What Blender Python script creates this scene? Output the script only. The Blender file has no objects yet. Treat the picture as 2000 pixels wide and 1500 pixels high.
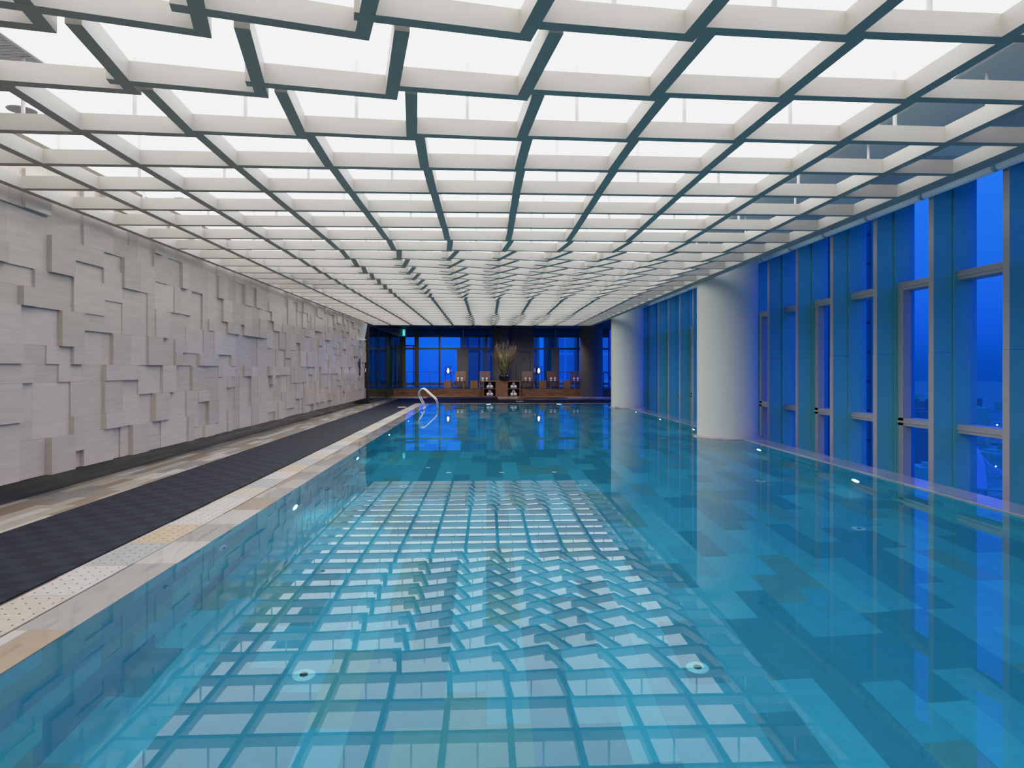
import bpy, math, random
from mathutils import Vector, Matrix
random.seed(7)
PI = math.pi
S = bpy.context.scene
COL = S.collection

# ------------------------------------------------------------------ helpers
class MB:
    """collects faces, links them as ONE mesh object"""
    def __init__(s): s.v = []; s.f = []; s.m = []; s.sm = []
    def poly(s, pts, mi=0):
        n = len(s.v); s.v += [tuple(p) for p in pts]; s.f.append(tuple(range(n, n + len(pts)))); s.m.append(mi); s.sm.append(False)
    def box(s, x0, y0, z0, x1, y1, z1, mi=0, M=None, bottom=None):
        n = len(s.v)
        p = [(x0,y0,z0),(x1,y0,z0),(x1,y1,z0),(x0,y1,z0),(x0,y0,z1),(x1,y0,z1),(x1,y1,z1),(x0,y1,z1)]
        if M is not None: p = [tuple(M @ Vector(q)) for q in p]
        s.v += p
        for k, q in enumerate([(3,2,1,0),(4,5,6,7),(0,1,5,4),(1,2,6,5),(2,3,7,6),(3,0,4,7)]):
            s.f.append(tuple(n + i for i in q)); s.m.append(bottom if (bottom is not None and k == 0) else mi); s.sm.append(False)
    def tube(s, pts, r, n=8, mi=0, cap=True, r2=None):
        pts = [Vector(p) for p in pts]; base = len(s.v); N = len(pts); up = None
        for i, p in enumerate(pts):
            t = (pts[min(i+1, N-1)] - pts[max(i-1, 0)]).normalized()
            if up is None:
                up = Vector((0,0,1)) if abs(t.z) < .9 else Vector((1,0,0))
            a = t.cross(up).normalized(); b = a.cross(t).normalized(); up = b
            rr = r if r2 is None else r + (r2 - r) * i / max(1, N-1)
            for k in range(n):
                an = 2*PI*k/n; s.v.append(tuple(p + a*math.cos(an)*rr + b*math.sin(an)*rr))
        for i in range(N-1):
            for k in range(n):
                q = base + i*n; s.f.append((q+k, q+(k+1)%n, q+n+(k+1)%n, q+n+k)); s.m.append(mi); s.sm.append(True)
        if cap:
            s.f.append(tuple(base+k for k in reversed(range(n)))); s.m.append(mi); s.sm.append(False)
            s.f.append(tuple(base+(N-1)*n+k for k in range(n))); s.m.append(mi); s.sm.append(False)
    def lathe(s, prof, c=(0,0,0), n=32, mi=0, closed=False):
        base = len(s.v); N = len(prof)
        for r, z in prof:
            for k in range(n):
                a = 2*PI*k/n; s.v.append((c[0]+r*math.cos(a), c[1]+r*math.sin(a), c[2]+z))
        for i in range(N-1):
            for k in range(n):
                q = base+i*n; s.f.append((q+k, q+(k+1)%n, q+n+(k+1)%n, q+n+k)); s.m.append(mi); s.sm.append(True)
        if closed:
            s.f.append(tuple(base+k for k in reversed(range(n)))); s.m.append(mi); s.sm.append(False)
            s.f.append(tuple(base+(N-1)*n+k for k in range(n))); s.m.append(mi); s.sm.append(False)
    def build(s, name, mats, parent=None, loc=(0,0,0), bevel=0):
        me = bpy.data.meshes.new(name); me.from_pydata(s.v, [], s.f)
        for m in (mats if isinstance(mats, (list, tuple)) else [mats]): me.materials.append(m)
        me.polygons.foreach_set('material_index', s.m); me.polygons.foreach_set('use_smooth', s.sm); me.update()
        o = bpy.data.objects.new(name, me); COL.objects.link(o); o.location = loc
        if parent is not None: o.parent = parent
        if bevel:
            b = o.modifiers.new('Bevel', 'BEVEL'); b.width = bevel; b.segments = 2; b.limit_method = 'ANGLE'
        return o

def tag(o, label=None, cat=None, group=None, kind=None):
    if label: o['label'] = label
    if cat: o['category'] = cat
    if group: o['group'] = group
    if kind: o['kind'] = kind
    return o
def empty(name, loc=(0,0,0), rz=0, label=None, cat=None, group=None, kind=None):
    o = bpy.data.objects.new(name, None); COL.objects.link(o); o.location = loc; o.rotation_euler = (0,0,rz)
    o.empty_display_size = .1
    return tag(o, label, cat, group, kind)
def dup(o, parent=None):
    c = o.copy(); COL.objects.link(c)
    if parent is not None: c.parent = parent
    for ch in [x for x in bpy.data.objects if x.parent == o]: dup(ch, c)
    return c

# ------------------------------------------------------------------ materials
def new(name):
    m = bpy.data.materials.new(name); m.use_nodes = True; nt = m.node_tree
    return m, nt, nt.nodes, nt.links, nt.nodes['Principled BSDF']
def plain(name, col, rough=.5, metal=0, spec=.5, noise=0, nscale=40, emit=None, es=0, bump=0):
    m, nt, N, L, b = new(name)
    b.inputs['Base Color'].default_value = (*col, 1); b.inputs['Roughness'].default_value = rough
    b.inputs['Metallic'].default_value = metal; b.inputs['Specular IOR Level'].default_value = spec
    if emit: b.inputs['Emission Color'].default_value = (*emit, 1); b.inputs['Emission Strength'].default_value = es
    if noise or bump:
        g = N.new('ShaderNodeNewGeometry'); t = N.new('ShaderNodeTexNoise'); t.inputs['Scale'].default_value = nscale; t.inputs['Detail'].default_value = 4
        L.new(g.outputs['Position'], t.inputs['Vector'])
        if noise:
            r = N.new('ShaderNodeMapRange'); r.inputs[1].default_value = .3; r.inputs[2].default_value = .7; r.inputs[3].default_value = 1-noise; r.inputs[4].default_value = 1+noise
            L.new(t.outputs[0], r.inputs[0])
            mx = N.new('ShaderNodeVectorMath'); mx.operation = 'SCALE'; mx.inputs[0].default_value = col
            L.new(r.outputs[0], mx.inputs['Scale']); L.new(mx.outputs[0], b.inputs['Base Color'])
        if bump:
            bp = N.new('ShaderNodeBump'); bp.inputs['Strength'].default_value = bump; bp.inputs['Distance'].default_value = .01
            L.new(t.outputs[0], bp.inputs['Height']); L.new(bp.outputs[0], b.inputs['Normal'])
    return m
def emitter(name, col, s):
    m, nt, N, L, b = new(name); N.remove(b)
    e = N.new('ShaderNodeEmission'); e.inputs[0].default_value = (*col, 1); e.inputs[1].default_value = s
    L.new(e.outputs[0], N['Material Output'].inputs[0]); return m
def tiles(name, axes, bw, rh, ramp, rough=.3, mortar=.004, mcol=(.2,.2,.2), spec=.5, coat=0, off=.4, bump=True):
    """random-toned rectangular tiles in world space; axes gives (along, across)"""
    m, nt, N, L, b = new(name)
    g = N.new('ShaderNodeNewGeometry'); sp = N.new('ShaderNodeSeparateXYZ'); cb = N.new('ShaderNodeCombineXYZ')
    L.new(g.outputs['Position'], sp.inputs[0])
    L.new(sp.outputs['XYZ'.index(axes[0])], cb.inputs[0]); L.new(sp.outputs['XYZ'.index(axes[1])], cb.inputs[1])
    t = N.new('ShaderNodeTexBrick'); t.offset = off; t.offset_frequency = 2; t.squash = .7; t.squash_frequency = 3
    L.new(cb.outputs[0], t.inputs['Vector'])
    t.inputs['Color1'].default_value = (0,0,0,1); t.inputs['Color2'].default_value = (1,1,1,1); t.inputs['Mortar'].default_value = (.5,.5,.5,1)
    t.inputs['Scale'].default_value = 1; t.inputs['Mortar Size'].default_value = mortar; t.inputs['Brick Width'].default_value = bw; t.inputs['Row Height'].default_value = rh
    t.inputs['Mortar Smooth'].default_value = 0
    cr = N.new('ShaderNodeValToRGB'); cr.color_ramp.interpolation = 'CONSTANT'
    e = cr.color_ramp.elements
    for k, (p, c) in enumerate(ramp):
        if k < 2: e[k].position = p; e[k].color = (*c, 1)
        else: x = e.new(p); x.color = (*c, 1)
    L.new(t.outputs['Color'], cr.inputs[0])
    n = N.new('ShaderNodeTexNoise'); n.inputs['Scale'].default_value = 9; n.inputs['Detail'].default_value = 6; L.new(g.outputs['Position'], n.inputs['Vector'])
    r = N.new('ShaderNodeMapRange'); r.inputs[1].default_value = .3; r.inputs[2].default_value = .7; r.inputs[3].default_value = .93; r.inputs[4].default_value = 1.05
    L.new(n.outputs[0], r.inputs[0])
    vm = N.new('ShaderNodeVectorMath'); vm.operation = 'SCALE'; L.new(cr.outputs[0], vm.inputs[0]); L.new(r.outputs[0], vm.inputs['Scale'])
    mx = N.new('ShaderNodeMix'); mx.data_type = 'RGBA'; L.new(t.outputs['Fac'], mx.inputs[0]); L.new(vm.outputs[0], mx.inputs[6]); mx.inputs[7].default_value = (*mcol, 1)
    L.new(mx.outputs[2], b.inputs['Base Color'])
    b.inputs['Roughness'].default_value = rough; b.inputs['Specular IOR Level'].default_value = spec
    if coat: b.inputs['Coat Weight'].default_value = coat; b.inputs['Coat Roughness'].default_value = .01; b.inputs['Coat IOR'].default_value = 1.33
    return m

M = {}
M['slab'] = emitter('luminous_ceiling', (.975, .985, 1), 2.5)
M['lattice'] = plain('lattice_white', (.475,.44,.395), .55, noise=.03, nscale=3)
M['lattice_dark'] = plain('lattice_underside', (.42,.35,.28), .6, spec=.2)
M['rod'] = plain('rod_white', (.85,.85,.85), .5)
M['wood'] = None
def wood(name, c1, c2, axis='X', scale=1, rough=.45):
    m, nt, N, L, b = new(name)
    g = N.new('ShaderNodeNewGeometry'); mp = N.new('ShaderNodeMapping'); L.new(g.outputs['Position'], mp.inputs['Vector'])
    k = [14*scale]*3; k['XYZ'.index(axis)] = 1.1*scale; mp.inputs['Scale'].default_value = k
    n = N.new('ShaderNodeTexNoise'); n.inputs['Scale'].default_value = 1.6; n.inputs['Detail'].default_value = 5; L.new(mp.outputs[0], n.inputs['Vector'])
    cr = N.new('ShaderNodeValToRGB'); e = cr.color_ramp.elements; e[0].position = .35; e[0].color = (*c1,1); e[1].position = .65; e[1].color = (*c2,1)
    L.new(n.outputs[0], cr.inputs[0]); L.new(cr.outputs[0], b.inputs['Base Color']); b.inputs['Roughness'].default_value = rough
    return m
M['deck_wood'] = wood('deck_boards', (.12,.05,.022), (.34,.16,.075))
M['cab_wood'] = wood('cabinet_wood', (.22,.10,.055), (.34,.17,.095), 'Z')
M['chair_wood'] = wood('chair_wood', (.11,.05,.028), (.25,.125,.07), 'Z', 2)
M['stool_wood'] = wood('stool_wood', (.17,.08,.035), (.38,.2,.09), 'Z', 2)
M['black'] = plain('black_inside', (.012,.010,.009), .6)
M['towel'] = plain('towel_white', (.85,.87,.92), .9, noise=.05, nscale=60, bump=.3)
M['vase'] = plain('vase_black', (.01,.011,.016), .18)
M['twig'] = plain('twig', (.16,.13,.09), .8)
M['grass'] = plain('twig_green', (.50,.48,.20), .8)
M['steel'] = plain('polished_steel', (.9,.89,.87), .2, metal=1)
M['column'] = plain('column_paint', (.70,.675,.61), .6, noise=.05, nscale=60, bump=.05)
M['column_far'] = plain('column_dark', (.10,.10,.115), .6, noise=.04, nscale=30)
M['fin'] = plain('fin_skylight_tint', (.09,.44,.46), .45, spec=.4, noise=.03, nscale=4)  # blue dusk light painted into the colour of fin sides and mullions
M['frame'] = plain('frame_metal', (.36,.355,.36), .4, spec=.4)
M['frame_dark'] = plain('frame_dark', (.06,.06,.065), .4)
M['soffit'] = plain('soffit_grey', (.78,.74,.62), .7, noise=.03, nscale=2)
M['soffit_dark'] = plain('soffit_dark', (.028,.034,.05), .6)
M['blind'] = plain('blind_white', (.88,.88,.86), .5)
def mat_louvre():
    m, nt, N, L, b = new('spandrel_louvre'); N.remove(b)
    d = N.new('ShaderNodeBsdfDiffuse'); d.inputs[0].default_value = (.04,.09,.16,1)
    t = N.new('ShaderNodeBsdfTranslucent'); t.inputs[0].default_value = (.12,.55,.5,1)
    mx = N.new('ShaderNodeMixShader'); mx.inputs[0].default_value = .6; L.new(d.outputs[0], mx.inputs[1]); L.new(t.outputs[0], mx.inputs[2])
    L.new(mx.outputs[0], N['Material Output'].inputs[0]); return m
M['louvre'] = mat_louvre()
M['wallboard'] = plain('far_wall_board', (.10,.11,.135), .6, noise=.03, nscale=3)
M['skirt'] = plain('skirting_gloss', (.02,.021,.024), .12, spec=.6)
M['vent'] = plain('vent_grey', (.3,.31,.33), .5)
M['white'] = plain('white_plastic', (.6,.6,.6), .4)
M['navy'] = plain('navy_panel', (.02,.03,.07), .4)
M['plate'] = plain('fitting_white', (.7,.85,.95), .35)
M['fit_dark'] = plain('fitting_dark', (.03,.08,.12), .4)
M['lamp'] = emitter('pool_lamp', (.70,1,.86), 26)
M['bulb'] = emitter('bulb_warm', (1,.80,.68), 9)
M['exit'] = emitter('exit_green', (.02,.55,.6), .9)
M['exit_w'] = emitter('exit_white', (.6,1,.95), 1.2)
M['down'] = emitter('downlight_white', (1,.9,.8), 3)
M['bracket'] = plain('bracket_blue', (.08,.35,.6), .5)
M['hall'] = plain('back_wall', (.36,.34,.32), .6)

# limestone relief wall: tone per panel via per-face attribute-free noise + random island
def stone():
    m, nt, N, L, b = new('limestone_relief')
    g = N.new('ShaderNodeNewGeometry')
    cr = N.new('ShaderNodeValToRGB'); e = cr.color_ramp.elements
    e[0].color = (.475,.41,.35,1); e[1].color = (.56,.49,.43,1); L.new(g.outputs['Random Per Island'], cr.inputs[0])
    n = N.new('ShaderNodeTexNoise'); n.inputs['Scale'].default_value = 130; n.inputs['Detail'].default_value = 3; L.new(g.outputs['Position'], n.inputs['Vector'])
    mp = N.new('ShaderNodeMapping'); mp.inputs['Scale'].default_value = (1, .9, 9); L.new(g.outputs['Position'], mp.inputs['Vector'])
    n2 = N.new('ShaderNodeTexNoise'); n2.inputs['Scale'].default_value = 2; n2.inputs['Detail'].default_value = 5; L.new(mp.outputs[0], n2.inputs['Vector'])
    ad = N.new('ShaderNodeMath'); ad.operation = 'ADD'; L.new(n.outputs[0], ad.inputs[0]); L.new(n2.outputs[0], ad.inputs[1])
    r = N.new('ShaderNodeMapRange'); r.inputs[1].default_value = .7; r.inputs[2].default_value = 1.3; r.inputs[3].default_value = .9; r.inputs[4].default_value = 1.08; L.new(ad.outputs[0], r.inputs[0])
    vm = N.new('ShaderNodeVectorMath'); vm.operation = 'SCALE'; L.new(cr.outputs[0], vm.inputs[0]); L.new(r.outputs[0], vm.inputs['Scale']); L.new(vm.outputs[0], b.inputs['Base Color'])
    b.inputs['Roughness'].default_value = .17; b.inputs['Specular IOR Level'].default_value = .35
    return m
M['stone'] = stone()

deck_ramp = [(0,(.27,.20,.135)),(.3,(.42,.36,.29)),(.55,(.25,.235,.215)),(.78,(.52,.48,.44))]
M['deck'] = tiles('deck_tile', 'YX', .95, .155, deck_ramp, .35)
M['deck_far'] = tiles('deck_tile_far', 'XY', .8, .3, deck_ramp, .35)
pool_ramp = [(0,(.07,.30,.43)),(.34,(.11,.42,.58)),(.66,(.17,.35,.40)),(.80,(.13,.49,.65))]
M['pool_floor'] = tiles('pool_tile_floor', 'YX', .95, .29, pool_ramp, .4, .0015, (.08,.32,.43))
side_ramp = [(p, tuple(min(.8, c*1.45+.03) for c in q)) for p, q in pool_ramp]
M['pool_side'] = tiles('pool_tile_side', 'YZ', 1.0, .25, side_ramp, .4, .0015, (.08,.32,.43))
M['pool_end'] = tiles('pool_tile_end', 'XZ', .7, .25, pool_ramp, .4, .0015, (.08,.32,.43))
cop_ramp = [(0,(.36,.265,.175)),(.28,(.50,.45,.39)),(.55,(.34,.325,.305)),(.78,(.53,.485,.44))]
M['coping'] = tiles('coping_stone', 'YX', .71, .40, cop_ramp, .35, .002, (.3,.27,.24), coat=1.0, off=.0)
M['coping_right'] = tiles('coping_stone_right', 'YX', .9, .45, [(0,(.32,.31,.36)),(.4,(.42,.39,.43)),(.7,(.36,.33,.36)),(.9,(.40,.37,.40))], .3, .002, (.3,.27,.24), coat=1.0)

def mat_rubber():
    m, nt, N, L, b = new('ribbed_rubber')
    g = N.new('ShaderNodeNewGeometry'); sp = N.new('ShaderNodeSeparateXYZ'); L.new(g.outputs['Position'], sp.inputs[0])
    def mth(op, a, bb=None):
        x = N.new('ShaderNodeMath'); x.operation = op
        for i, q in enumerate((a, bb)):
            if q is None: continue
            if isinstance(q, (int, float)): x.inputs[i].default_value = q
            else: L.new(q, x.inputs[i])
        return x.outputs[0]
    X, Y = sp.outputs[0], sp.outputs[1]
    cx = mth('FLOOR', mth('DIVIDE', X, .2)); cy = mth('FLOOR', mth('DIVIDE', Y, .2))
    par = mth('FLOORED_MODULO', mth('ADD', cx, cy), 2)
    ribx = mth('GREATER_THAN', mth('FRACT', mth('DIVIDE', X, .0286)), .52)
    riby = mth('GREATER_THAN', mth('FRACT', mth('DIVIDE', Y, .0286)), .52)
    mix = N.new('ShaderNodeMix'); mix.data_type = 'FLOAT'; L.new(par, mix.inputs[0]); L.new(mth('MULTIPLY', ribx, .12), mix.inputs[2]); L.new(riby, mix.inputs[3])
    cr = N.new('ShaderNodeMix'); cr.data_type = 'RGBA'; L.new(mix.outputs[0], cr.inputs[0]); cr.inputs[6].default_value = (.019,.023,.040,1); cr.inputs[7].default_value = (.002,.002,.003,1)
    L.new(cr.outputs[2], b.inputs['Base Color']); b.inputs['Roughness'].default_value = .6; b.inputs['Specular IOR Level'].default_value = .15
    bp = N.new('ShaderNodeBump'); bp.inputs['Strength'].default_value = .5; bp.inputs['Distance'].default_value = .004; bp.invert = True
    L.new(mix.outputs[0], bp.inputs['Height']); L.new(bp.outputs[0], b.inputs['Normal'])
    return m
M['rubber'] = mat_rubber()

def mat_drain(name, col):
    """stone slab with a regular grid of drilled holes (object space: slab is 0.36 x 0.70)"""
    m, nt, N, L, b = new(name)
    tc = N.new('ShaderNodeTexCoord'); sp = N.new('ShaderNodeSeparateXYZ'); L.new(tc.outputs['Object'], sp.inputs[0])
    def mth(op, a, bb=None):
        x = N.new('ShaderNodeMath'); x.operation = op
        for i, q in enumerate((a, bb)):
            if q is None: continue
            if isinstance(q, (int, float)): x.inputs[i].default_value = q
            else: L.new(q, x.inputs[i])
        return x.outputs[0]
    fx = mth('SUBTRACT', mth('FRACT', mth('DIVIDE', mth('ADD', sp.outputs[0], .18), .09)), .5)
    fy = mth('SUBTRACT', mth('FRACT', mth('DIVIDE', mth('ADD', sp.outputs[1], .35), .1)), .5)
    d = mth('SQRT', mth('ADD', mth('POWER', mth('MULTIPLY', fx, .09), 2), mth('POWER', mth('MULTIPLY', fy, .1), 2)))
    hole = mth('LESS_THAN', d, .0085)
    n = N.new('ShaderNodeTexNoise'); n.inputs['Scale'].default_value = 14; n.inputs['Detail'].default_value = 6; L.new(tc.outputs['Object'], n.inputs['Vector'])
    r = N.new('ShaderNodeMapRange'); r.inputs[1].default_value = .3; r.inputs[2].default_value = .7; r.inputs[3].default_value = .9; r.inputs[4].default_value = 1.08; L.new(n.outputs[0], r.inputs[0])
    vm = N.new('ShaderNodeVectorMath'); vm.operation = 'SCALE'; vm.inputs[0].default_value = col; L.new(r.outputs[0], vm.inputs['Scale'])
    mx = N.new('ShaderNodeMix'); mx.data_type = 'RGBA'; L.new(hole, mx.inputs[0]); L.new(vm.outputs[0], mx.inputs[6]); mx.inputs[7].default_value = (.01,.01,.01,1)
    L.new(mx.outputs[2], b.inputs['Base Color']); b.inputs['Roughness'].default_value = .5
    return m
DR = [('beige', (.47,.41,.34)), ('pinkish white', (.50,.46,.43)), ('grey', (.36,.355,.345)), ('tan', (.48,.37,.25))]
for n_, c_ in DR: M['drain_'+n_] = mat_drain('drain_'+n_.replace(' ', '_'), c_)

def mat_glass(name, ior=1.2, tint=(.96,.98,1)):
    m, nt, N, L, b = new(name); N.remove(b)
    f = N.new('ShaderNodeFresnel'); f.inputs[0].default_value = ior
    t = N.new('ShaderNodeBsdfTransparent'); t.inputs[0].default_value = (*tint,1)
    gl = N.new('ShaderNodeBsdfGlossy'); gl.inputs['Roughness'].default_value = 0
    mx = N.new('ShaderNodeMixShader'); L.new(f.outputs[0], mx.inputs[0]); L.new(t.outputs[0], mx.inputs[1]); L.new(gl.outputs[0], mx.inputs[2])
    L.new(mx.outputs[0], N['Material Output'].inputs[0]); return m
M['glass'] = mat_glass('window_glass')
M['glass_far'] = mat_glass('window_glass_far', 1.35)
M['glass_lamp'] = mat_glass('lamp_glass', 1.3)
def mat_darkglass():
    m, nt, N, L, b = new('dark_mirror_glass'); N.remove(b)
    d = N.new('ShaderNodeBsdfDiffuse'); d.inputs[0].default_value = (.008,.010,.014,1)
    gl = N.new('ShaderNodeBsdfGlossy'); gl.inputs['Roughness'].default_value = .015; gl.inputs[0].default_value = (.42,.70,.60,1)
    mx = N.new('ShaderNodeMixShader'); mx.inputs[0].default_value = .7; L.new(d.outputs[0], mx.inputs[1]); L.new(gl.outputs[0], mx.inputs[2])
    L.new(mx.outputs[0], N['Material Output'].inputs[0]); return m
M['darkglass'] = mat_darkglass()
def mat_water():
    m, nt, N, L, b = new('pool_water'); N.remove(b)
    f = N.new('ShaderNodeFresnel'); f.inputs[0].default_value = 1.333
    rf = N.new('ShaderNodeBsdfRefraction'); rf.inputs['IOR'].default_value = 1.333; rf.inputs['Roughness'].default_value = 0; rf.inputs[0].default_value = (.55,.93,.97,1)
    gl = N.new('ShaderNodeBsdfGlossy'); gl.inputs['Roughness'].default_value = 0
    mx = N.new('ShaderNodeMixShader'); L.new(f.outputs[0], mx.inputs[0]); L.new(rf.outputs[0], mx.inputs[1]); L.new(gl.outputs[0], mx.inputs[2])
    L.new(mx.outputs[0], N['Material Output'].inputs[0])
    g = N.new('ShaderNodeNewGeometry'); mp = N.new('ShaderNodeMapping'); mp.inputs['Scale'].default_value = (1,.55,1); L.new(g.outputs['Position'], mp.inputs['Vector'])
    n = N.new('ShaderNodeTexNoise'); n.inputs['Scale'].default_value = .55; n.inputs['Detail'].default_value = 1; L.new(mp.outputs[0], n.inputs['Vector'])
    bp = N.new('ShaderNodeBump'); bp.inputs['Strength'].default_value = 1; bp.inputs['Distance'].default_value = .0012; L.new(n.outputs[0], bp.inputs['Height'])
    for x in (rf, gl, f): L.new(bp.outputs[0], x.inputs['Normal'])
    return m
M['water'] = mat_water()

# ------------------------------------------------------------------ camera
F = 1325.; PSI = math.atan(50/F); CAMZ = 1.6
cam = bpy.data.cameras.new('camera'); cam.lens = 36*F/2000; cam.sensor_width = 36; cam.shift_y = -29.5/2000; cam.clip_end = 9000; cam.clip_start = .05
co = bpy.data.objects.new('camera', cam); COL.objects.link(co); co.location = (0,0,CAMZ); co.rotation_euler = (PI/2,0,-PSI); S.camera = co

# ------------------------------------------------------------------ world
w = bpy.data.worlds.new('dusk_sky'); S.world = w; w.use_nodes = True; N = w.node_tree.nodes; L = w.node_tree.links
tc = N.new('ShaderNodeTexCoord'); sp = N.new('ShaderNodeSeparateXYZ'); L.new(tc.outputs['Generated'], sp.inputs[0])
cr = N.new('ShaderNodeValToRGB'); mr = N.new('ShaderNodeMapRange'); mr.inputs[1].default_value = -.3; mr.inputs[2].default_value = .7
L.new(sp.outputs[2], mr.inputs[0]); L.new(mr.outputs[0], cr.inputs[0])
e = cr.color_ramp.elements
e[0].position = 0; e[0].color = (.0008,.020,.16,1); e[1].position = 1; e[1].color = (.025,.21,2.0,1)
for p, c in ((.26,(.001,.05,.36)), (.31,(.002,.072,.52)), (.40,(.010,.135,1.15)), (.6,(.026,.22,1.9))):
    x = e.new(p); x.color = (*c,1)
cr2 = N.new('ShaderNodeValToRGB'); L.new(mr.outputs[0], cr2.inputs[0]); e2 = cr2.color_ramp.elements
e2[0].position = 0; e2[0].color = (.0015,.035,.35,1); e2[1].position = 1; e2[1].color = (.025,.2,1.9,1)
for p, c in ((.28,(.002,.10,.95)), (.34,(.005,.135,1.25)), (.5,(.016,.19,1.7))):
    x = e2.new(p); x.color = (*c,1)
az = N.new('ShaderNodeMapRange'); az.inputs[1].default_value = .14; az.inputs[2].default_value = .42; L.new(sp.outputs[0], az.inputs[0])
mxs = N.new('ShaderNodeMix'); mxs.data_type = 'RGBA'; L.new(az.outputs[0], mxs.inputs[0]); L.new(cr2.outputs[0], mxs.inputs[6]); L.new(cr.outputs[0], mxs.inputs[7])
L.new(mxs.outputs[2], N['Background'].inputs[0]); N['Background'].inputs[1].default_value = 1.0

# ------------------------------------------------------------------ main dimensions
POOL_L, POOL_R, POOL_N, POOL_F, DEPTH = -2.55, 5.80, -2.0, 31.4, 1.5
WALL_X = -5.50; YB = -4.0; WALL_END = 31.2; TOP_FAR = 4.15; XR = 7.62
ZL = 3.645; ZS = 4.30; ZW = 4.40                     # lattice underside, luminous ceiling
P = .9605; BW = .093; BH = .145
LEFT_E, RIGHT_E, NEAR_E, FAR_E = -5.30, 4.93, -3.70, 31.95
STEP_Y, STEP_Z, FAR_Y = 39.4, .425, 43.9

# ------------------------------------------------------------------ floors and pool
b = MB()
b.box(-6.2, YB, -.25, -2.90, STEP_Y+.2, 0.0)
b.build('floor', M['deck'])
tag(bpy.data.objects['floor'], 'beige and grey strip tiled pool deck along the stone wall', 'floor', kind='structure')
b = MB(); b.box(-2.90, POOL_F+.35, -.25, 8.4, STEP_Y+.2, 0.0)
tag(b.build('floor_far', M['deck_far']), 'tiled deck beyond the far end of the pool', 'floor', kind='structure')
b = MB(); b.box(POOL_L, YB, -.25, XR, POOL_N, 0.0)
tag(b.build('floor_near', M['deck_far']), 'tiled deck at the near end of the pool', 'floor', kind='structure')

# basin (open box with thickness) and coping
b = MB()
T = .3
b.box(POOL_L-T+.02, POOL_N-T, -DEPTH-.3, POOL_R+T, POOL_F+T, -DEPTH, 0)
b.box(POOL_L-T+.02, POOL_N, -DEPTH, POOL_L, POOL_F, -.02, 1)
b.box(POOL_R, POOL_N, -DEPTH, POOL_R+T, POOL_F, -.03, 1)
b.box(POOL_L, POOL_F, -DEPTH, POOL_R, POOL_F+T, -.02, 2)
b.box(POOL_L, POOL_N-T, -DEPTH, POOL_R, POOL_N, -.02, 2)
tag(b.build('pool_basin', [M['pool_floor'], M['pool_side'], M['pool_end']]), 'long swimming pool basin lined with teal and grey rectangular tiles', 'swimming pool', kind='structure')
b = MB(); b.box(-2.89, YB, -.02, POOL_L, POOL_F+.35, .001)
tag(b.build('trim_1', M['coping'], bevel=.002), 'wet stone coping along the left edge of the pool', 'coping', kind='structure')
b = MB(); b.box(POOL_R, POOL_N, -.03, 6.25, POOL_F+.35, .012)
tag(b.build('trim_2', M['coping_right'], bevel=.004), 'pale violet-lit stone coping along the window side of the pool', 'coping', kind='structure')
b = MB(); b.box(POOL_L, POOL_F, -.02, POOL_R, POOL_F+.35, .002)
tag(b.build('trim_3', M['coping'], bevel=.002), 'stone coping across the far end of the pool', 'coping', kind='structure')
b = MB(); b.box(6.25, YB, -.8, XR, POOL_F+.35, -.45)
tag(b.build('floor_gutter', M['soffit']), 'sunken overflow gutter between pool coping and window wall', 'floor', kind='structure')
b = MB(); b.poly([(POOL_L, POOL_N, -.004), (POOL_R, POOL_N, -.004), (POOL_R, POOL_F, -.004), (POOL_L, POOL_F, -.004)])
tag(b.build('pool_water', M['water']), 'calm clear teal water filling the swimming pool', 'water', kind='stuff')

# drain slabs
ORD = ['first','second','third','fourth','fifth','sixth','seventh','eighth','ninth','tenth','eleventh','twelfth','thirteenth','fourteenth','fifteenth','sixteenth','seventeenth','eighteenth','nineteenth','twentieth',
 'twenty-first','twenty-second','twenty-third','twenty-fourth','twenty-fifth','twenty-sixth','twenty-seventh','twenty-eighth','twenty-ninth','thirtieth','thirty-first','thirty-second','thirty-third','thirty-fourth','thirty-fifth','thirty-sixth','thirty-seventh','thirty-eighth','thirty-ninth','fortieth']
b = MB(); b.box(-.18, -.360, -.02, .18, .360, .003)
slab0 = None; seq = [0,1,2,3,1,1,0,2,1,3,2,0,1,2,1,3,0,2,1,0]
y = 4.90 - .725; k = 0
while y < POOL_F - .3:
    ci = seq[k % len(seq)]
    cn = DR[ci][0]
    if slab0 is None: o = slab0 = b.build('drain_slab', M['drain_beige'])
    else: o = slab0.copy(); COL.objects.link(o)
    o.material_slots[0].link = 'OBJECT'; o.material_slots[0].material = M['drain_'+cn]
    o.location = (-3.085, y+.3625, 0)
    tag(o, f'{cn} perforated stone drain slab beside the black mat, {ORD[k]} from the camera', 'drain cover', 'perforated drain slabs along the pool edge')
    y += .725; k += 1
b = MB(); b.box(-3.25, YB, -.02, -2.905, 4.17, .003)
tag(b.build('trim_4', M['drain_beige']), 'drain channel stone continuing behind the camera', 'trim', kind='structure')

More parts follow.
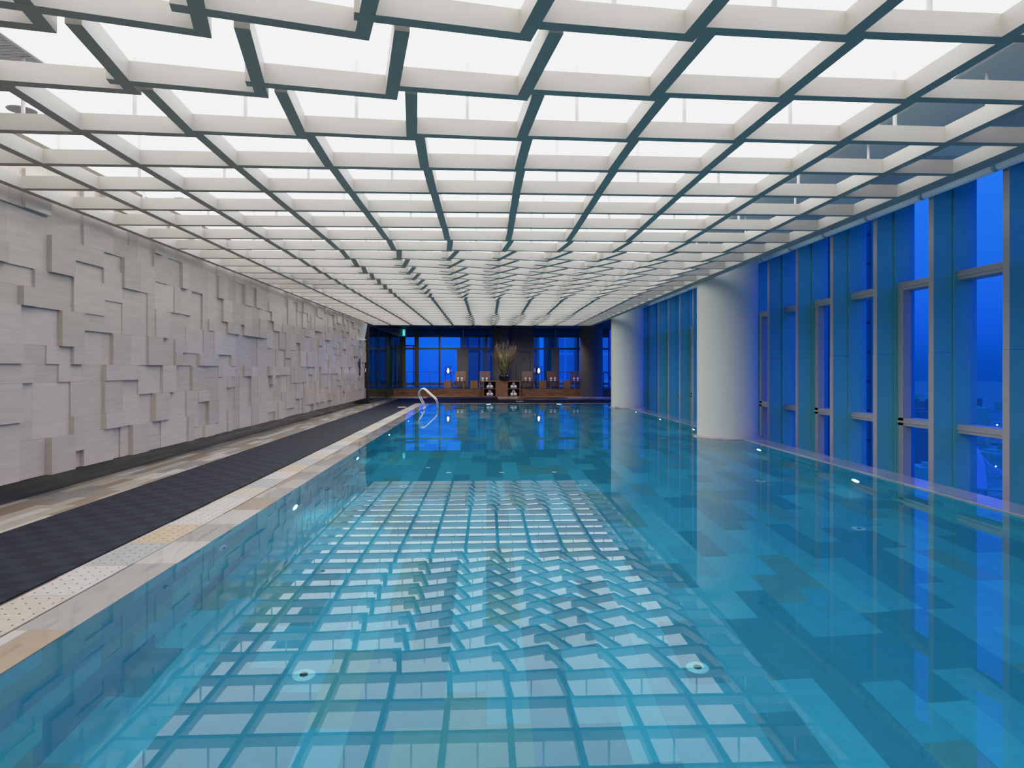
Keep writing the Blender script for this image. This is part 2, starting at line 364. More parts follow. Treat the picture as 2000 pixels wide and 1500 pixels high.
# rubber mats
b = MB(); b.box(-4.68, YB+.5, 0.0, -3.29, 36.5, .016)
tag(b.build('rubber_mat', M['rubber']), 'long dark navy ribbed rubber mat running beside the pool', 'mat')
b = MB(); b.box(-3.27, POOL_F+.42, 0.0, 7.4, 34.7, .016); b.box(-3.27, 34.7, 0, .62, 38.6, .016)
tag(b.build('rubber_mat', M['rubber']), 'dark rubber mat lying across the deck at the far pool end', 'mat')
b = MB(); b.box(-3.65, 28.0, .016, -3.33, 28.4, .022)
tag(b.build('floor_plate', M['blind']), 'small pale rectangular plate lying on the dark runner mat', 'floor plate')
b = MB(); b.box(1.45, 33.0, .016, 1.8, 33.35, .022)
tag(b.build('floor_plate', M['blind']), 'small pale plate on the far mat at the pool end', 'floor plate')

# hot tub in the far deck
hb = empty('hot_tub', (3.08, 37.15, 0), 0, 'round sunken hot tub with brown rim in the far deck', 'hot tub')
b = MB(); b.lathe([(1.36,.0),(1.36,.04),(1.22,.045),(1.2,.01)], n=48); b.build('rim', M['deck_wood'], hb)
b = MB(); b.lathe([(1.2,.012),(.01,.012)], n=48); b.build('tub_cover', M['black'], hb)

# ------------------------------------------------------------------ left relief wall
b = MB()
cw, ch = .245, .232; ny = int((WALL_END-YB)/cw); nz = 18; z0 = .27
occ = [[False]*nz for _ in range(ny)]
rw = random.Random(21)
b.box(-6.0, YB, z0, WALL_X-.055, WALL_END, 4.40)
for i in range(ny):
    for j in range(nz):
        if occ[i][j]: continue
        sx = rw.choice([1,1,2,2,2,3]); sz = rw.choice([1,2,2,2,3])
        if j <= 6 and j+sz > 6: sz = 6-j if j < 6 else sz          # a course line at about 1.6 m
        a = 0
        while a < sx and i+a < ny and not occ[i+a][j]: a += 1
        sx = a; c = 0
        while c < sz and j+c < nz and all(not occ[i+q][j+c] for q in range(sx)): c += 1
        sz = max(1, c)
        for q in range(sx):
            for r in range(sz): occ[i+q][j+r] = True
        d = rw.choice([0,.02,.035,.05,.065,.085]) - .04
        b.box(WALL_X-.06, YB+i*cw, z0+j*ch, WALL_X+d, YB+(i+sx)*cw-.0015, min(4.36, z0+(j+sz)*ch-.0015))
tag(b.build('wall_left', M['stone']), 'long beige limestone wall of staggered raised rectangular panels', 'wall', kind='structure')
b = MB(); b.box(WALL_X-.40, YB, 0, WALL_X-.2, WALL_END, .265)
yy = YB
tag(b.build('baseboard_left', M['skirt']), 'glossy black recessed skirting under the stone wall', 'skirting', kind='structure')
b = MB(); b.box(-6.0, YB-.2, -.3, XR, YB, 4.5)
tag(b.build('wall_back', M['hall']), 'plain wall behind the camera', 'wall', kind='structure')

# ------------------------------------------------------------------ ceiling
b = MB(); b.poly([(-5.33,YB,ZS),(-5.33,FAR_E+.25,ZS),(4.33,FAR_E+.25,ZS),(4.33,YB,ZS)]) 
tag(b.build('ceiling', M['slab']), 'glowing white luminous ceiling above the lattice', 'ceiling', kind='structure')
b = MB(); b.box(4.38, YB, ZW, 6.82, FAR_E+.25, ZW+.1); b.box(-5.54, YB, ZS, -5.33, FAR_E+.25, ZW+.1); b.box(4.33, YB, ZS, 4.38, FAR_E+.25, ZW)  # strip by the stone wall is added to dim the glow on the wall top
tag(b.build('ceiling_soffit', M['soffit']), 'grey soffit beside the window wall above the lattice', 'ceiling', kind='structure')
b = MB(); b.box(-6.2, YB, ZW+.16, XR, FAR_E+.25, ZW+.35)
tag(b.build('ceiling_slab', M['soffit_dark']), 'structural slab over the luminous ceiling', 'ceiling', kind='structure')
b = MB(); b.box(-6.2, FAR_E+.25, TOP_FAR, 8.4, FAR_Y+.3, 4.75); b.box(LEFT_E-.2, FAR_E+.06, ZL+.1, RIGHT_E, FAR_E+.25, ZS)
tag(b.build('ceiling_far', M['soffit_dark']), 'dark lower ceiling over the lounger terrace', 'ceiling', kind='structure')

def theta(x, y):
    t = 18*math.exp(-.5*((x+1.7)/1.8)**2 - .5*((y-3.05)/1.7)**2)
    t += 33*math.exp(-.5*((x-1.04)/2.3)**2) * math.exp(-((y-15.6)/3.8)**4)
    t += 26*math.exp(-.5*((x-1.3)/1.85)**2) * math.exp(-((y-28.6)/3.2)**4)
    t += 2*math.exp(-.5*((x-2.8)/1.7)**2 - .5*((y-5.2)/1.8)**2)
    return math.radians(t)
lat = empty('ceiling_lattice', (0, 0, ZL), 0, 'white open grid ceiling of deep coffers with dark undersides, twisted in waves', 'ceiling grid')
xs = [-1.57+P*k for k in range(-3, 7)] + [RIGHT_E]
xs = [LEFT_E] + xs
ys = []
y = 5.05 - 8*P
while y < FAR_E + .05: ys.append(y); y += P
units = []
for j in range(len(ys)-1):
    for i in range(len(xs)-1):
        units.append((xs[i], xs[i+1], ys[j], ys[j+1]))
def seen(u):   # rough size of the unit in the view
    cy = (u[2]+u[3])/2
    return 1/cy if cy > 3.3 else .0001/(5-cy)
units.sort(key=seen, reverse=True)
def unit_mesh(u, mb, rod):
    cx, cy = (u[0]+u[1])/2, (u[2]+u[3])/2; hx, hy = (u[1]-u[0])/2, (u[3]-u[2])/2
    th = theta(cx, cy)
    if u[1] > RIGHT_E-.01 or u[0] < LEFT_E+.01: th *= .25
    ex = P*(1-math.cos(th)) + .24*abs(math.sin(th))
    mt = Matrix.Translation((cx, cy, random.uniform(-.0015,.0015))) @ Matrix.Rotation(th, 4, 'Z')
    w2 = BW/2
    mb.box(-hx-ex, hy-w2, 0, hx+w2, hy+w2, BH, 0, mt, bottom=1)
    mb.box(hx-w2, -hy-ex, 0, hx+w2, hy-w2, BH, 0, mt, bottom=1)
    p = mt @ Vector((0, hy, 0))
    if round((u[3]-6.0105)/P) % 2 == 0: rod.tube([(p.x, p.y, BH-.01), (p.x, p.y, ZS-ZL)], .017, 6)
rest, rest_r = MB(), MB()
for k, u in enumerate(units):
    if k < 100:
        mb, r = MB(), MB(); unit_mesh(u, mb, r)
        o = mb.build('lattice_unit', [M['lattice'], M['lattice_dark']], lat)
        if r.v: r.build('hanger_rod', M['rod'], o)
    else: unit_mesh(u, rest, rest_r)
o = rest.build('lattice_field', [M['lattice'], M['lattice_dark']], lat); o['kind'] = 'stuff'
r_ = rest_r.build('hanger_rod_field', M['rod'], o); r_['kind'] = 'stuff'
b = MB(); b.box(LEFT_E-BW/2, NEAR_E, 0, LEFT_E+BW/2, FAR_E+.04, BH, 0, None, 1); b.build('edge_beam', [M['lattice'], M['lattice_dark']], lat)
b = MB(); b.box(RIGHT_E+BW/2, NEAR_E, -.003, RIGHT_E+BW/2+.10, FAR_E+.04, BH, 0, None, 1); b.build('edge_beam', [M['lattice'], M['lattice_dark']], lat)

# ceiling vents
def vent(x0, x1, y0, y1, label, along='X', group=None):
    t = empty('ceiling_vent', ((x0+x1)/2, (y0+y1)/2, ZS if x0 < 3.8 else ZW), 0, label, 'vent', group)
    hx, hy = (x1-x0)/2, (y1-y0)/2
    b = MB(); fr = .03
    b.box(-hx,-hy,-.012,hx,-hy+fr,-.001); b.box(-hx,hy-fr,-.012,hx,hy,-.001); b.box(-hx,-hy+fr,-.012,-hx+fr,hy-fr,-.001); b.box(hx-fr,-hy+fr,-.012,hx,hy-fr,-.001)
    b.build('frame', M['white'], t)
    b = MB(); b.box(-hx+fr,-hy+fr,-.004,hx-fr,hy-fr,-.001); b.build('backing', M['black'], t)
    b = MB()
    if along == 'X':
        n = int((2*hy-2*fr)/.028)
        for i in range(n): yv = -hy+fr+.014+i*.028; b.box(-hx+fr, yv-.008, -.010, hx-fr, yv+.008, -.005)
    else:
        n = int((2*hx-2*fr)/.028)
        for i in range(n): xv = -hx+fr+.014+i*.028; b.box(xv-.008, -hy+fr, -.010, xv+.008, hy-fr, -.005)
    b.build('slats', M['white'], t)
vent(-4.55, -3.885, 4.2, 6.15, 'white slatted air vent in the luminous ceiling at the upper left corner')
vent(-4.55, -3.885, 14.5, 17.4, 'long white slatted air vent farther along the luminous ceiling by the stone wall')
for k, (yv, nm) in enumerate(((6.0,'nearest'),(8.7,'second'),(11.4,'third'),(14.1,'fourth'))):
    vent(5.3, 6.2, yv, yv+1.6, f'grey slatted air vent in the soffit by the windows, {nm} from the camera', 'Y', 'air vents in the window soffit')
for k, yv in enumerate((7.26, 11.0, 20.0)):
    b = MB(); b.lathe([(.0,-.014),(.11,-.014),(.135,-.008),(.14,-.001)], (0,0,0), 28)
    o = b.build('ceiling_speaker', M['vent']); o.location = (-4.84, yv, ZS)
    tag(o, f'round ceiling speaker above the lattice near the stone wall, {ORD[k]} from the camera', 'speaker', 'round speakers along the stone wall')

# ------------------------------------------------------------------ window wall (right)
FX0, FX1, GX = 6.85, 7.15, 7.41
BAY = 1.51; Y0 = 8.70 - BAY*6
nb = 27
ZT, ZB = 4.55, -.45
for k in range(nb):
    ya = Y0 + k*BAY; yb = ya + BAY                     # bay starts with its near fin
    if yb > 37.2: break
    t = empty(f'window_{k+1}', (GX, ya, 0), 0, f'tall blue glazed bay with deep grey fin, number {k+1} from the camera end', 'window', kind='structure')
    b = MB(); b.box(FX0-GX+.012, -.06, ZB, FX1-GX, .06, 1.85); b.box(FX0-GX+.012, -.057, 1.856, FX1-GX, .057, ZT); b.box(FX0-GX, -.0605, ZB, FX0-GX+.012, .0605, 1.852, 1); b.box(FX0-GX+.003, -.0575, 1.856, FX0-GX+.012, .0575, ZT, 1); b.build('fin', [M['fin'], M['frame']], t)  # sides carry the painted blue sky light, front strip stays neutral grey
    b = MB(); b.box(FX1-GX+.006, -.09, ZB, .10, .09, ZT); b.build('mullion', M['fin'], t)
    for zt, zh in ((2.96,.14),(.62,.13)):
        b = MB(); b.box(-.20, .09, zt, .06, BAY-.09, zt+zh); b.box(-.215, .09, zt+zh*.35, -.20, BAY-.09, zt+zh*.65); b.build('transom', M['frame'], t)
    if k % 2 == 1:
        b = MB(); b.box(-.20, BAY-.24, ZB, -.06, BAY-.095, 2.96); b.build('vent_post', M['frame'], t)
    b = MB(); b.poly([(0,BAY-.09,ZB),(0,.09,ZB),(0,.09,ZT),(0,BAY-.09,ZT)]); b.build('pane', M['glass'], t)
    if k % 2 == 0:
        b = MB()
        for zc in (1.95, 2.08): b.tube([(-.12,-.092,zc),(-.12,-.115,zc)], .014, 8)
        b.build('latch', M['frame_dark'], t)
    b = MB(); b.tube([(0,.045,0),(0,BAY-.045,0)], .06, 12)
    bl = empty('roller_blind', (6.73, ya, 4.265), 0, f'rolled-up white blind under the soffit at window bay {k+1}, counted from the camera end', 'blind', 'rolled blinds along the window wall')
    b.build('roll', M['blind'], bl)
    for yk in (0, BAY-.03):
        b = MB(); b.box(-.03,yk,-.05,.03,yk+.03,.10); b.build('bracket', M['bracket'], bl)
b = MB(); b.box(7.36, YB, 4.55, XR, 37.2, 4.75); b.box(7.36, YB, -.8, XR, 37.2, -.45)
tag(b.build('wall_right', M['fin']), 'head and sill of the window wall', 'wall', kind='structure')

# ------------------------------------------------------------------ columns
def column(y, x, r, label, m, z1=4.40, plinth=True, z0=-.02, clip=None):
    t = empty('round_column', (x, y, z0), 0, label, 'column', 'round columns along the windows' if plinth else None)
    b = MB(); n = 64; b.lathe([(r,0),(r,z1-z0)], n=n); b.build('shaft', m, t)
    if plinth:
        b = MB(); b.lathe([(r+.10,-.4),(r+.10,.03),(r+.09,.04),(r-.01,.04)], n=n); b.build('plinth', M['coping_right'], t)
column(15.95, 5.73, .695, 'nearest and widest round white column rising from the pool edge', M['column'])
column(28.2, 5.89, .665, 'second round white column farther along the pool edge', M['column'])
column(38.65, 6.01, .645, 'round grey column at the far corner of the terrace', M['column_far'], TOP_FAR)
column(43.0, .94, .58, 'dark grey round column behind the vase on the terrace', M['column_far'], TOP_FAR, plinth=False, z0=STEP_Z)
b = MB(); b.box(5.3, 27.7, -.4, 6.25, 28.7, .05)
tag(b.build('trim_5', M['coping_right']), 'stone ledge around the second column base', 'trim', kind='structure')

# ------------------------------------------------------------------ terrace: step, far wall, side glass
b = MB()
b.box(-6.2, STEP_Y, 0, 8.4, FAR_Y+.6, STEP_Z-.01)
for i in range(3): b.box(-5.35, STEP_Y-.02, .02+i*.132, 8.3, STEP_Y, .142+i*.132)
tag(b.build('terrace_deck', M['deck_wood'], bevel=0), 'raised brown timber terrace with planked front at the far end', 'deck', kind='structure')
b = MB(); b.box(-6.2, STEP_Y+.02, STEP_Z-.01, 8.4, FAR_Y+.6, STEP_Z)
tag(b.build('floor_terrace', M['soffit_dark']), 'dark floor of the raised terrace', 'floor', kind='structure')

PX = FAR_Y/F   # metres per photo pixel on the far wall, used only for reading dimensions off it
fx = lambda p: (p-950)*PX
fz = lambda q: CAMZ + (720.5-q)*PX
wins = [(-5.37, fx(811)), (fx(818), fx(857.5)), (fx(860), fx(903)), (fx(907), fx(948)), (fx(951), fx(966)), (fx(1042), fx(1083)), (fx(1087), fx(1128)), (fx(1131), fx(1190))]
zb0, zr0, zr1, zt0, zt1, zu0, zu1, zc = STEP_Z, fz(751.5), fz(748), fz(683), fz(679.5), fz(659), fz(656.5), TOP_FAR
for k, (xa, xb) in enumerate(wins):
    t = empty(f'window_{41+k}', ((xa+xb)/2, FAR_Y, STEP_Z), 0, f'far terrace window with transoms and blue dusk view, {ORD[k]} from the left', 'window', kind='structure')
    h = (xb-xa)/2; q = lambda z: z-STEP_Z
    b = MB()
    b.box(-h-.05,-.08,0,-h+.02,.06,q(zc)); b.box(h-.02,-.08,0,h+.05,.06,q(zc))
    for za, zb_ in ((zr0,zr1),(zt0,zt1),(zu0,zu1)): b.box(-h+.02,-.06,q(za),h-.02,.04,q(zb_))
    b.build('frame', M['frame_dark'], t)
    b = MB(); b.poly([(-h,0,0),(h,0,0),(h,0,q(zu0)),(-h,0,q(zu0))]); b.build('pane', M['glass_far'], t)
    b = MB(); b.box(-h+.02,-.02,q(zu1),h-.02,.02,q(zc))
    nl = 9
    for i in range(nl):
        zz = q(zu1)+(i+.5)*(zc-zu1)/nl; b.box(-h+.02,-.035,zz-.012,h-.02,-.02,zz+.012)
    b.build('louvre_panel', M['louvre'], t)
# boxed posts of the far wall
for n_, (pa, pb, ybk) in enumerate(((811,818,.1),(893,915,.25),(1077,1092,.25))):
    b = MB(); b.box(fx(pa), FAR_Y-ybk, STEP_Z, fx(pb), FAR_Y+.1, fz(683) if pb-pa > 10 else zc)
    tag(b.build(f'trim_{10+n_}', M['frame_dark'] if n_ == 0 else M['wallboard']), ['dark post beside the left terrace door','grey boxed pier between the left terrace windows','grey boxed pier between the right terrace windows'][n_], 'pier', kind='structure')
b = MB(); b.box(fx(993), FAR_Y-.35, STEP_Z, fx(1042), FAR_Y+.1, zc)
tag(b.build('wall_far', M['wallboard']), 'plain grey wall between the terrace windows', 'wall', kind='structure')
d = empty('door_1', (fx(1021.5), FAR_Y-.36, STEP_Z), 0, 'flush grey service door in the far wall right of the vase', 'door', kind='structure')
b = MB(); b.box(-.42,-.012,0,.42,0,2.24); b.build('leaf', M['wallboard'], d, bevel=.004)
b = MB(); b.box(-.44,-.016,0,-.422,0,2.27); b.box(.422,-.016,0,.44,0,2.27); b.box(-.44,-.016,2.25,.44,0,2.27); b.build('door_frame', M['louvre'], d)
b = MB(); b.tube([(.33,-.05,.95),(.33,-.05,1.1)], .012, 8); b.box(.31,-.04,1.0,.35,0,1.04); b.build('door_handle', M['frame_dark'], d)
b = MB(); b.box(-.06,-.03,1.72,.06,-.0125,1.84); b.box(-.035,-.034,1.755,.035,-.03,1.765,1); b.box(-.012,-.034,1.765,.012,-.03,1.815,1)
b.build('door_sign', [M['black'], M['vent']], d)
b = MB(); b.lathe([(0,-.03),(.05,-.03),(.05,.0),(0,0)], n=16)
o = b.build('fire_sounder', plain('sounder', (.12,.02,.02), .4)); o.location = ((973.5-950)*42.45/F, 42.43, CAMZ+(720.5-664)*42.4/F); o.rotation_euler = (PI/2,0,0)
tag(o, 'small dark red alarm sounder on the dark column above the vase', 'alarm')

# side glass partition with doors
gx = -5.37
t = empty('window_60', (gx, WALL_END+.05, 0), 0, 'dark mirror-like glass partition past the end of the stone wall', 'window', kind='structure')
b = MB(); b.box(-.02, 0, 0, 0, FAR_Y-WALL_END-.05, 3.6); b.build('pane', M['darkglass'], t)
b = MB()
for yv in (0, 2.7, 5.2, 7.6, 9.9): b.box(0.001, yv, 0, .02, yv+.05, 3.6)
b.box(.001, 0, 3.58, .03, FAR_Y-WALL_END-.05, 3.69); b.box(.001, 0, 0, .02, FAR_Y-WALL_END-.05, .1); b.build('frame', M['frame_dark'], t)
b = MB(); b.box(-6.0, WALL_END, 0, -5.35, WALL_END+.04, 4.3)
tag(b.build('wall_end', M['skirt']), 'dark end jamb of the stone wall', 'wall', kind='structure')
b = MB(); b.box(-6.2, WALL_END+.05, 3.69, -5.34, FAR_Y, TOP_FAR)
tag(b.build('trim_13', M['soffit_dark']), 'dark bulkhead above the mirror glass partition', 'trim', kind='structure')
d2 = empty('door_2', (-5.02, FAR_Y-.12, STEP_Z), 0, 'dark framed glass terrace door in the far left corner', 'door', kind='structure')
b = MB(); b.box(-.42,-.05,0,-.16,.05,3.3); b.box(.48,-.05,0,.56,.05,3.3); b.box(-.16,-.03,2.62,.48,.03,2.72); b.build('door_frame', M['frame_dark'], d2)
b = MB(); b.tube([(.34,-.09,.12),(.34,-.09,2.7)], .028, 8); b.box(.32,-.09,.3,.36,.0,.33); b.box(.32,-.09,2.3,.36,.0,2.33); b.build('door_handle', M['black'], d2)
b = MB(); b.tube([(-5.27, 41.0, .6),(-5.27, 41.0, 3.1)], .03, 8); b.box(-5.36,40.98,.8,-5.27,41.02,.84); b.box(-5.36,40.98,2.86,-5.27,41.02,2.9)
tag(b.build('door_handle', M['black']), 'long black vertical pull handle on the mirror glass partition', 'door handle')
# balustrade outside the far windows
b = MB(); b.box(-5.3, FAR_Y+.35, 1.38, 8.2, FAR_Y+.39, 1.41)
for i in range(9): b.box(-5.2+i*1.5, FAR_Y+.35, STEP_Z, -5.17+i*1.5, FAR_Y+.39, 1.38)
tag(b.build('balustrade', M['frame_dark']), 'thin dark horizontal guard rail outside the terrace windows', 'railing')

# exit sign
t = empty('exit_sign', (-5.2, 43.0, 3.87), 0, 'glowing cyan exit sign hanging near the dark glass corner', 'exit sign')
b = MB(); b.box(-.09,-.02,-.20,.09,.02,.22); b.build('light_box', M['exit'], t)
b = MB()
b.box(-.01,-.024,.10,.035,-.0205,.145); b.poly([(-.02,-.023,.09),(-.035,-.023,-.02),(.01,-.023,-.02),(.03,-.023,.09)]); b.poly([(-.035,-.023,-.02),(-.06,-.023,-.14),(-.035,-.023,-.14),(-.005,-.023,-.02)]); b.poly([(-.01,-.023,-.02),(.045,-.023,-.14),(.065,-.023,-.13),(.015,-.023,-.02)])
b.build('pictogram', M['exit_w'], t)
b = MB(); b.tube([(0,0,.22),(0,0,.28)], .008, 6); b.build('stem', M['frame_dark'], t)
for k, (xv, yv, nm) in enumerate(((-3.4,39.6,'leftmost'),(-2.1,37.7,'second from the left'),(.85,37.7,'third from the left'),(3.78,37.7,'rightmost'))):
    t = empty('downlight', (xv, yv, TOP_FAR), 0, f'small pale recessed downlight in the dark far ceiling, {nm}', 'downlight', 'downlights over the terrace')
    b = MB(); b.box(-.14,-.05,-.012,.14,.05,-.001); b.build('frame', M['white'], t)
    b = MB(); b.box(-.12,-.035,-.016,.12,.035,-.012); b.build('diffuser', M['exit_w'] if 0 else M['down'], t)
    la = bpy.data.lights.new('downlight_lamp', 'SPOT'); la.energy = 250; la.color = (1,.88,.78); la.spot_size = math.radians(115); la.spot_blend = .6; la.shadow_soft_size = .06
    lo = bpy.data.objects.new('downlight_lamp', la); COL.objects.link(lo); lo.location = (0,0,-.05); lo.parent = t
    lo.rotation_euler = (math.radians(30),0,0)

# wall fittings at the end of the stone wall
t = empty('wall_lamp', (WALL_X+.02, 29.6, 3.14), 0, 'white tapered wall lamp high at the end of the stone wall', 'wall lamp')
b = MB()
q = [(0,-.11,-.25),(.20,-.08,-.25),(.20,.08,-.25),(0,.11,-.25),(0,-.15,.42),(.30,-.15,.42),(.30,.15,.42),(0,.15,.42)]
b.v = q; b.f = [(3,2,1,0),(4,5,6,7),(0,1,5,4),(1,2,6,5),(2,3,7,6),(3,0,4,7)]; b.m = [0]*6; b.sm = [False]*6
b.build('shade', M['white'], t); b = MB(); b.box(0,-.13,-.30,.24,.13,-.25); b.build('base', M['blind'], t)
t = empty('sign_panel', (WALL_X+.03, 29.4, 1.68), 0, 'narrow navy upright panel on the far end of the stone wall', 'sign')
b = MB(); b.box(0,-.12,-.36,.04,.12,.36); b.build('board', M['navy'], t, bevel=.004)
b = MB(); b.lathe([(0,0),(.05,0),(.05,.02),(0,.02)], (0,0,0), 14); o = b.build('button', plain('button_red', (.5,.12,.10), .4), t); o.location = (.04,-.02,-.2); o.rotation_euler = (0,PI/2,0)
b = MB(); b.box(0,-.06,-.08,.015,.06,.08)
o = b.build('wall_switch', M['blind']); o.location = (WALL_X+.03, 30.9, 1.54)
tag(o, 'small white switch plate at the very end of the stone wall', 'switch')

# ------------------------------------------------------------------ handrail at the pool edge
lad = empty('pool_handrail', (-2.47, 28.1, 0), 0, 'polished steel grab rail pair curving over the left pool edge', 'handrail')
def rounded(pts, r, n=6):
    out = [Vector(pts[0])]
    for a, c, d in zip(pts, pts[1:], pts[2:]):
        a, c, d = Vector(a), Vector(c), Vector(d); u = (a-c).normalized(); v = (d-c).normalized(); rr = min(r, (a-c).length*.48, (d-c).length*.48)
        p0, p1 = c+u*rr, c+v*rr
        for i in range(n+1):
            s = i/n; out.append(p0*(1-s)**2 + c*2*s*(1-s) + p1*s*s)
    out.append(Vector(pts[-1])); return out
for yo in (-.3, .3):
    b = MB(); b.tube(rounded([(-.09,yo,.0),(-.09,yo,.13),(-.36,yo,.58),(-.15,yo,.85),(.46,yo,.30),(.47,yo,-.9)], .18), .022, 12)
    rl = b.build('rail', M['steel'], lad)
    b = MB(); b.lathe([(.05,0),(.05,.012),(.03,.02)], (-.09,yo,0.002), 16); b.build('flange', M['steel'], rl)
# stair rail on the far right
b = MB(); b.tube(rounded([(6.98,40.2,.425),(6.98,40.2,1.4),(7.15,40.0,1.4),(7.22,38.9,.95),(7.22,38.8,.0)], .12), .025, 8); 
tag(b.build('stair_rail', M['frame_dark']), 'dark tubular stair rail behind the far right column', 'handrail')

# ------------------------------------------------------------------ underwater fittings
def pool_light(loc, axis, label, group):
    t = empty('pool_light', loc, 0, label, 'pool light', group)
    R = {'+x': (0,PI/2,0), '-x': (0,-PI/2,0), '-y': (PI/2,0,0)}[axis]
    b = MB(); b.lathe([(.14,0),(.145,.012),(.115,.022),(.11,.014)], n=24); o = b.build('bezel', M['plate'], t); o.rotation_euler = R
    b = MB(); b.lathe([(.11,.013),(.07,.024),(.001,.028)], n=20); o = b.build('lens', M['lamp'], t); o.rotation_euler = R
for k, yv in enumerate((9.1, 13.45, 17.8, 22.15, 26.5)):
    pool_light((POOL_L, yv, -1.1), '+x', f'glowing round underwater light in the left pool wall, {ORD[k]} from the camera', 'underwater lights in the left wall')
for k, yv in enumerate((10.43, 14.2, 18.75, 22.4, 26.05, 29.7)):
    pool_light((POOL_R, yv, -.93), '-x', f'glowing round underwater light in the window-side pool wall, {ORD[k]} from the camera', 'underwater lights in the right wall')
for k, xv in enumerate((.1, 3.35)):
    pool_light((xv, POOL_F, -.6), '-y', ['glowing underwater light in the far pool wall below the towel cabinet','glowing underwater light in the far pool wall, right one'][k], 'underwater lights in the far wall')
def inlet(loc, label, group, R=(0,0,0)):
    t = empty('water_inlet', loc, 0, label, 'inlet', group); t.rotation_euler = R
    b = MB(); b.lathe([(.085,0),(.085,.006),(.075,.012),(.03,.014)], n=28); b.build('disc', M['plate'], t)
    b = MB(); b.lathe([(.03,.014),(.03,.02),(.018,.02),(.018,.008),(.001,.008)], n=20); b.build('nozzle', M['fit_dark'], t)
for xn, xv in (('left', -1.32), ('middle', 1.56), ('right', 4.53)):
    for k, yv in enumerate((4.96, 10.95, 16.95, 22.95)):
        if xn == 'right': yv += -2.86 if k == 1 else (.25 if k else 99)
        if yv > 90: continue
        inlet((xv, yv, -DEPTH), f'round pale inlet disc on the pool floor in the {xn} row, {ORD[k if xn != "right" else k-1]} from the camera', 'inlet discs on the pool floor')
inlet((4.55, 11.09, -DEPTH), 'round pale inlet disc on the pool floor below the window reflections', 'inlet discs on the pool floor')
for k, yv in enumerate((6.66, 11.6)):
    inlet((POOL_L, yv, -.5), f'round white disc fitting on the left pool wall, {ORD[k]} from the camera', 'disc fittings in the left wall', (0,PI/2,0))

# ------------------------------------------------------------------ terrace furniture
def make_chair():
    t = empty('lounge_chair', (0,0,0))
    W = .31
    tilt = math.radians(14)
    Mb = Matrix.Translation((0,.26,.38)) @ Matrix.Rotation(-tilt, 4, 'X')
    b = MB()
    for i in range(7):
        x = -W + .01 + i*(2*W-.02-.07)/6; b.box(x, -.012, 0, x+.07, .012, .60, 0, Mb)
    b.box(-W,.012,.05,W,.035,.11,0,Mb); b.box(-W,.012,.48,W,.035,.54,0,Mb); b.build('backrest', M['chair_wood'], t)
    b = MB()
    for i in range(7): yv = -.36+i*.09; b.box(-W, yv, .33+.008*(6-i), W, yv+.07, .355+.008*(6-i))
    b.box(-W,-.37,.28,-W+.035,.30,.33); b.box(W-.035,-.37,.28,W,.30,.33); b.box(-W+.035,-.37,.30,W-.035,-.335,.33); b.build('seat', M['chair_wood'], t)
    for sx in (-1, 1):
        for yv in (-.35, .25):
            b = MB(); x = sx*(W-.03); b.box(x-.025, yv-.025, 0, x+.025, yv+.025, .28); b.build('leg', M['stool_wood'], t)
    b = MB(); b.box(-W+.055,-.34,.12,W-.055,-.32,.15); b.build('stretcher', M['chair_wood'], t)
    return t
def make_towel_bottle():
    """upright rolled towel with a paper band"""
    t = empty('rolled_towel', (0,0,0))
    b = MB(); b.lathe([(.0,0),(.05,0),(.058,.02),(.058,.22),(.05,.24),(.03,.235),(.0,.225)], n=16); b.build('towel_roll', M['towel'], t)
    b = MB(); b.lathe([(.0595,.08),(.0595,.14)], n=16); b.build('paper_band', M['vent'], t)
    return t
ch0, tb0 = make_chair(), make_towel_bottle()
CY = 41.6; cpx = CY/F
desc = ['beside the left lantern', 'partly hidden behind the towel cabinet', 'in front of the grey service door', 'between two wooden stools on the right', 'half hidden by the far grey column']
for k, (p, rz) in enumerate(((898,-.10),(946.5,-.05),(1031.5,.10),(1081.5,.16),(1127,.2))):
    o = ch0 if k == 0 else dup(ch0)
    o.location = ((p-950)*cpx, CY, STEP_Z); o.rotation_euler = (0,0,rz); o.scale = (1.07,)*3
    tag(o, f'slatted brown wooden lounge chair {desc[k]}', 'chair', 'wooden lounge chairs on the terrace')
    for s in (-1, 1):
        tw = tb0 if (k == 0 and s == -1) else dup(tb0)
        q = Matrix.Rotation(rz, 4, 'Z') @ Vector((s*.123, .128, 0))
        tw.location = (o.location.x+q.x, o.location.y+q.y, STEP_Z+.395); tw.rotation_euler = (-.12,0,rz); tw.scale = (1.07,)*3
        tag(tw, f'{"left" if s < 0 else "right"} white rolled towel standing on the chair {desc[k]}', 'towel', 'rolled towels on the lounge chairs')
def make_stool():
    t = empty('wooden_stool', (0,0,0))
    b = MB(); b.box(-.2,-.2,.40,.2,.2,.44); b.build('top', M['stool_wood'], t, bevel=.006)
    b = MB()
    for i in range(6): x = -.195+i*.065; b.box(x, -.195, 0, x+.060, -.175, .40); b.box(x, .175, 0, x+.060, .195, .40)
    b.box(-.195,-.175,0,-.175,.175,.40); b.box(.175,-.175,0,.195,.175,.40); b.build('body', M['stool_wood'], t, bevel=.003)
    return t
st0 = make_stool(); SY = 41.2; spx = SY/F
for k, (p, d_) in enumerate(((875,'leftmost, in front of the left lantern'),(926,'left of the towel cabinet'),(1059.5,'beside the right lantern'),(1107.5,'rightmost, near the far column'),(1008,'just behind the right end of the towel cabinet'))):
    o = st0 if k == 0 else dup(st0); o.location = ((p-950)*spx, SY, STEP_Z); o.scale = (1.07,)*3
    tag(o, f'square slatted wooden stool, {d_}', 'stool', 'wooden stools on the terrace')
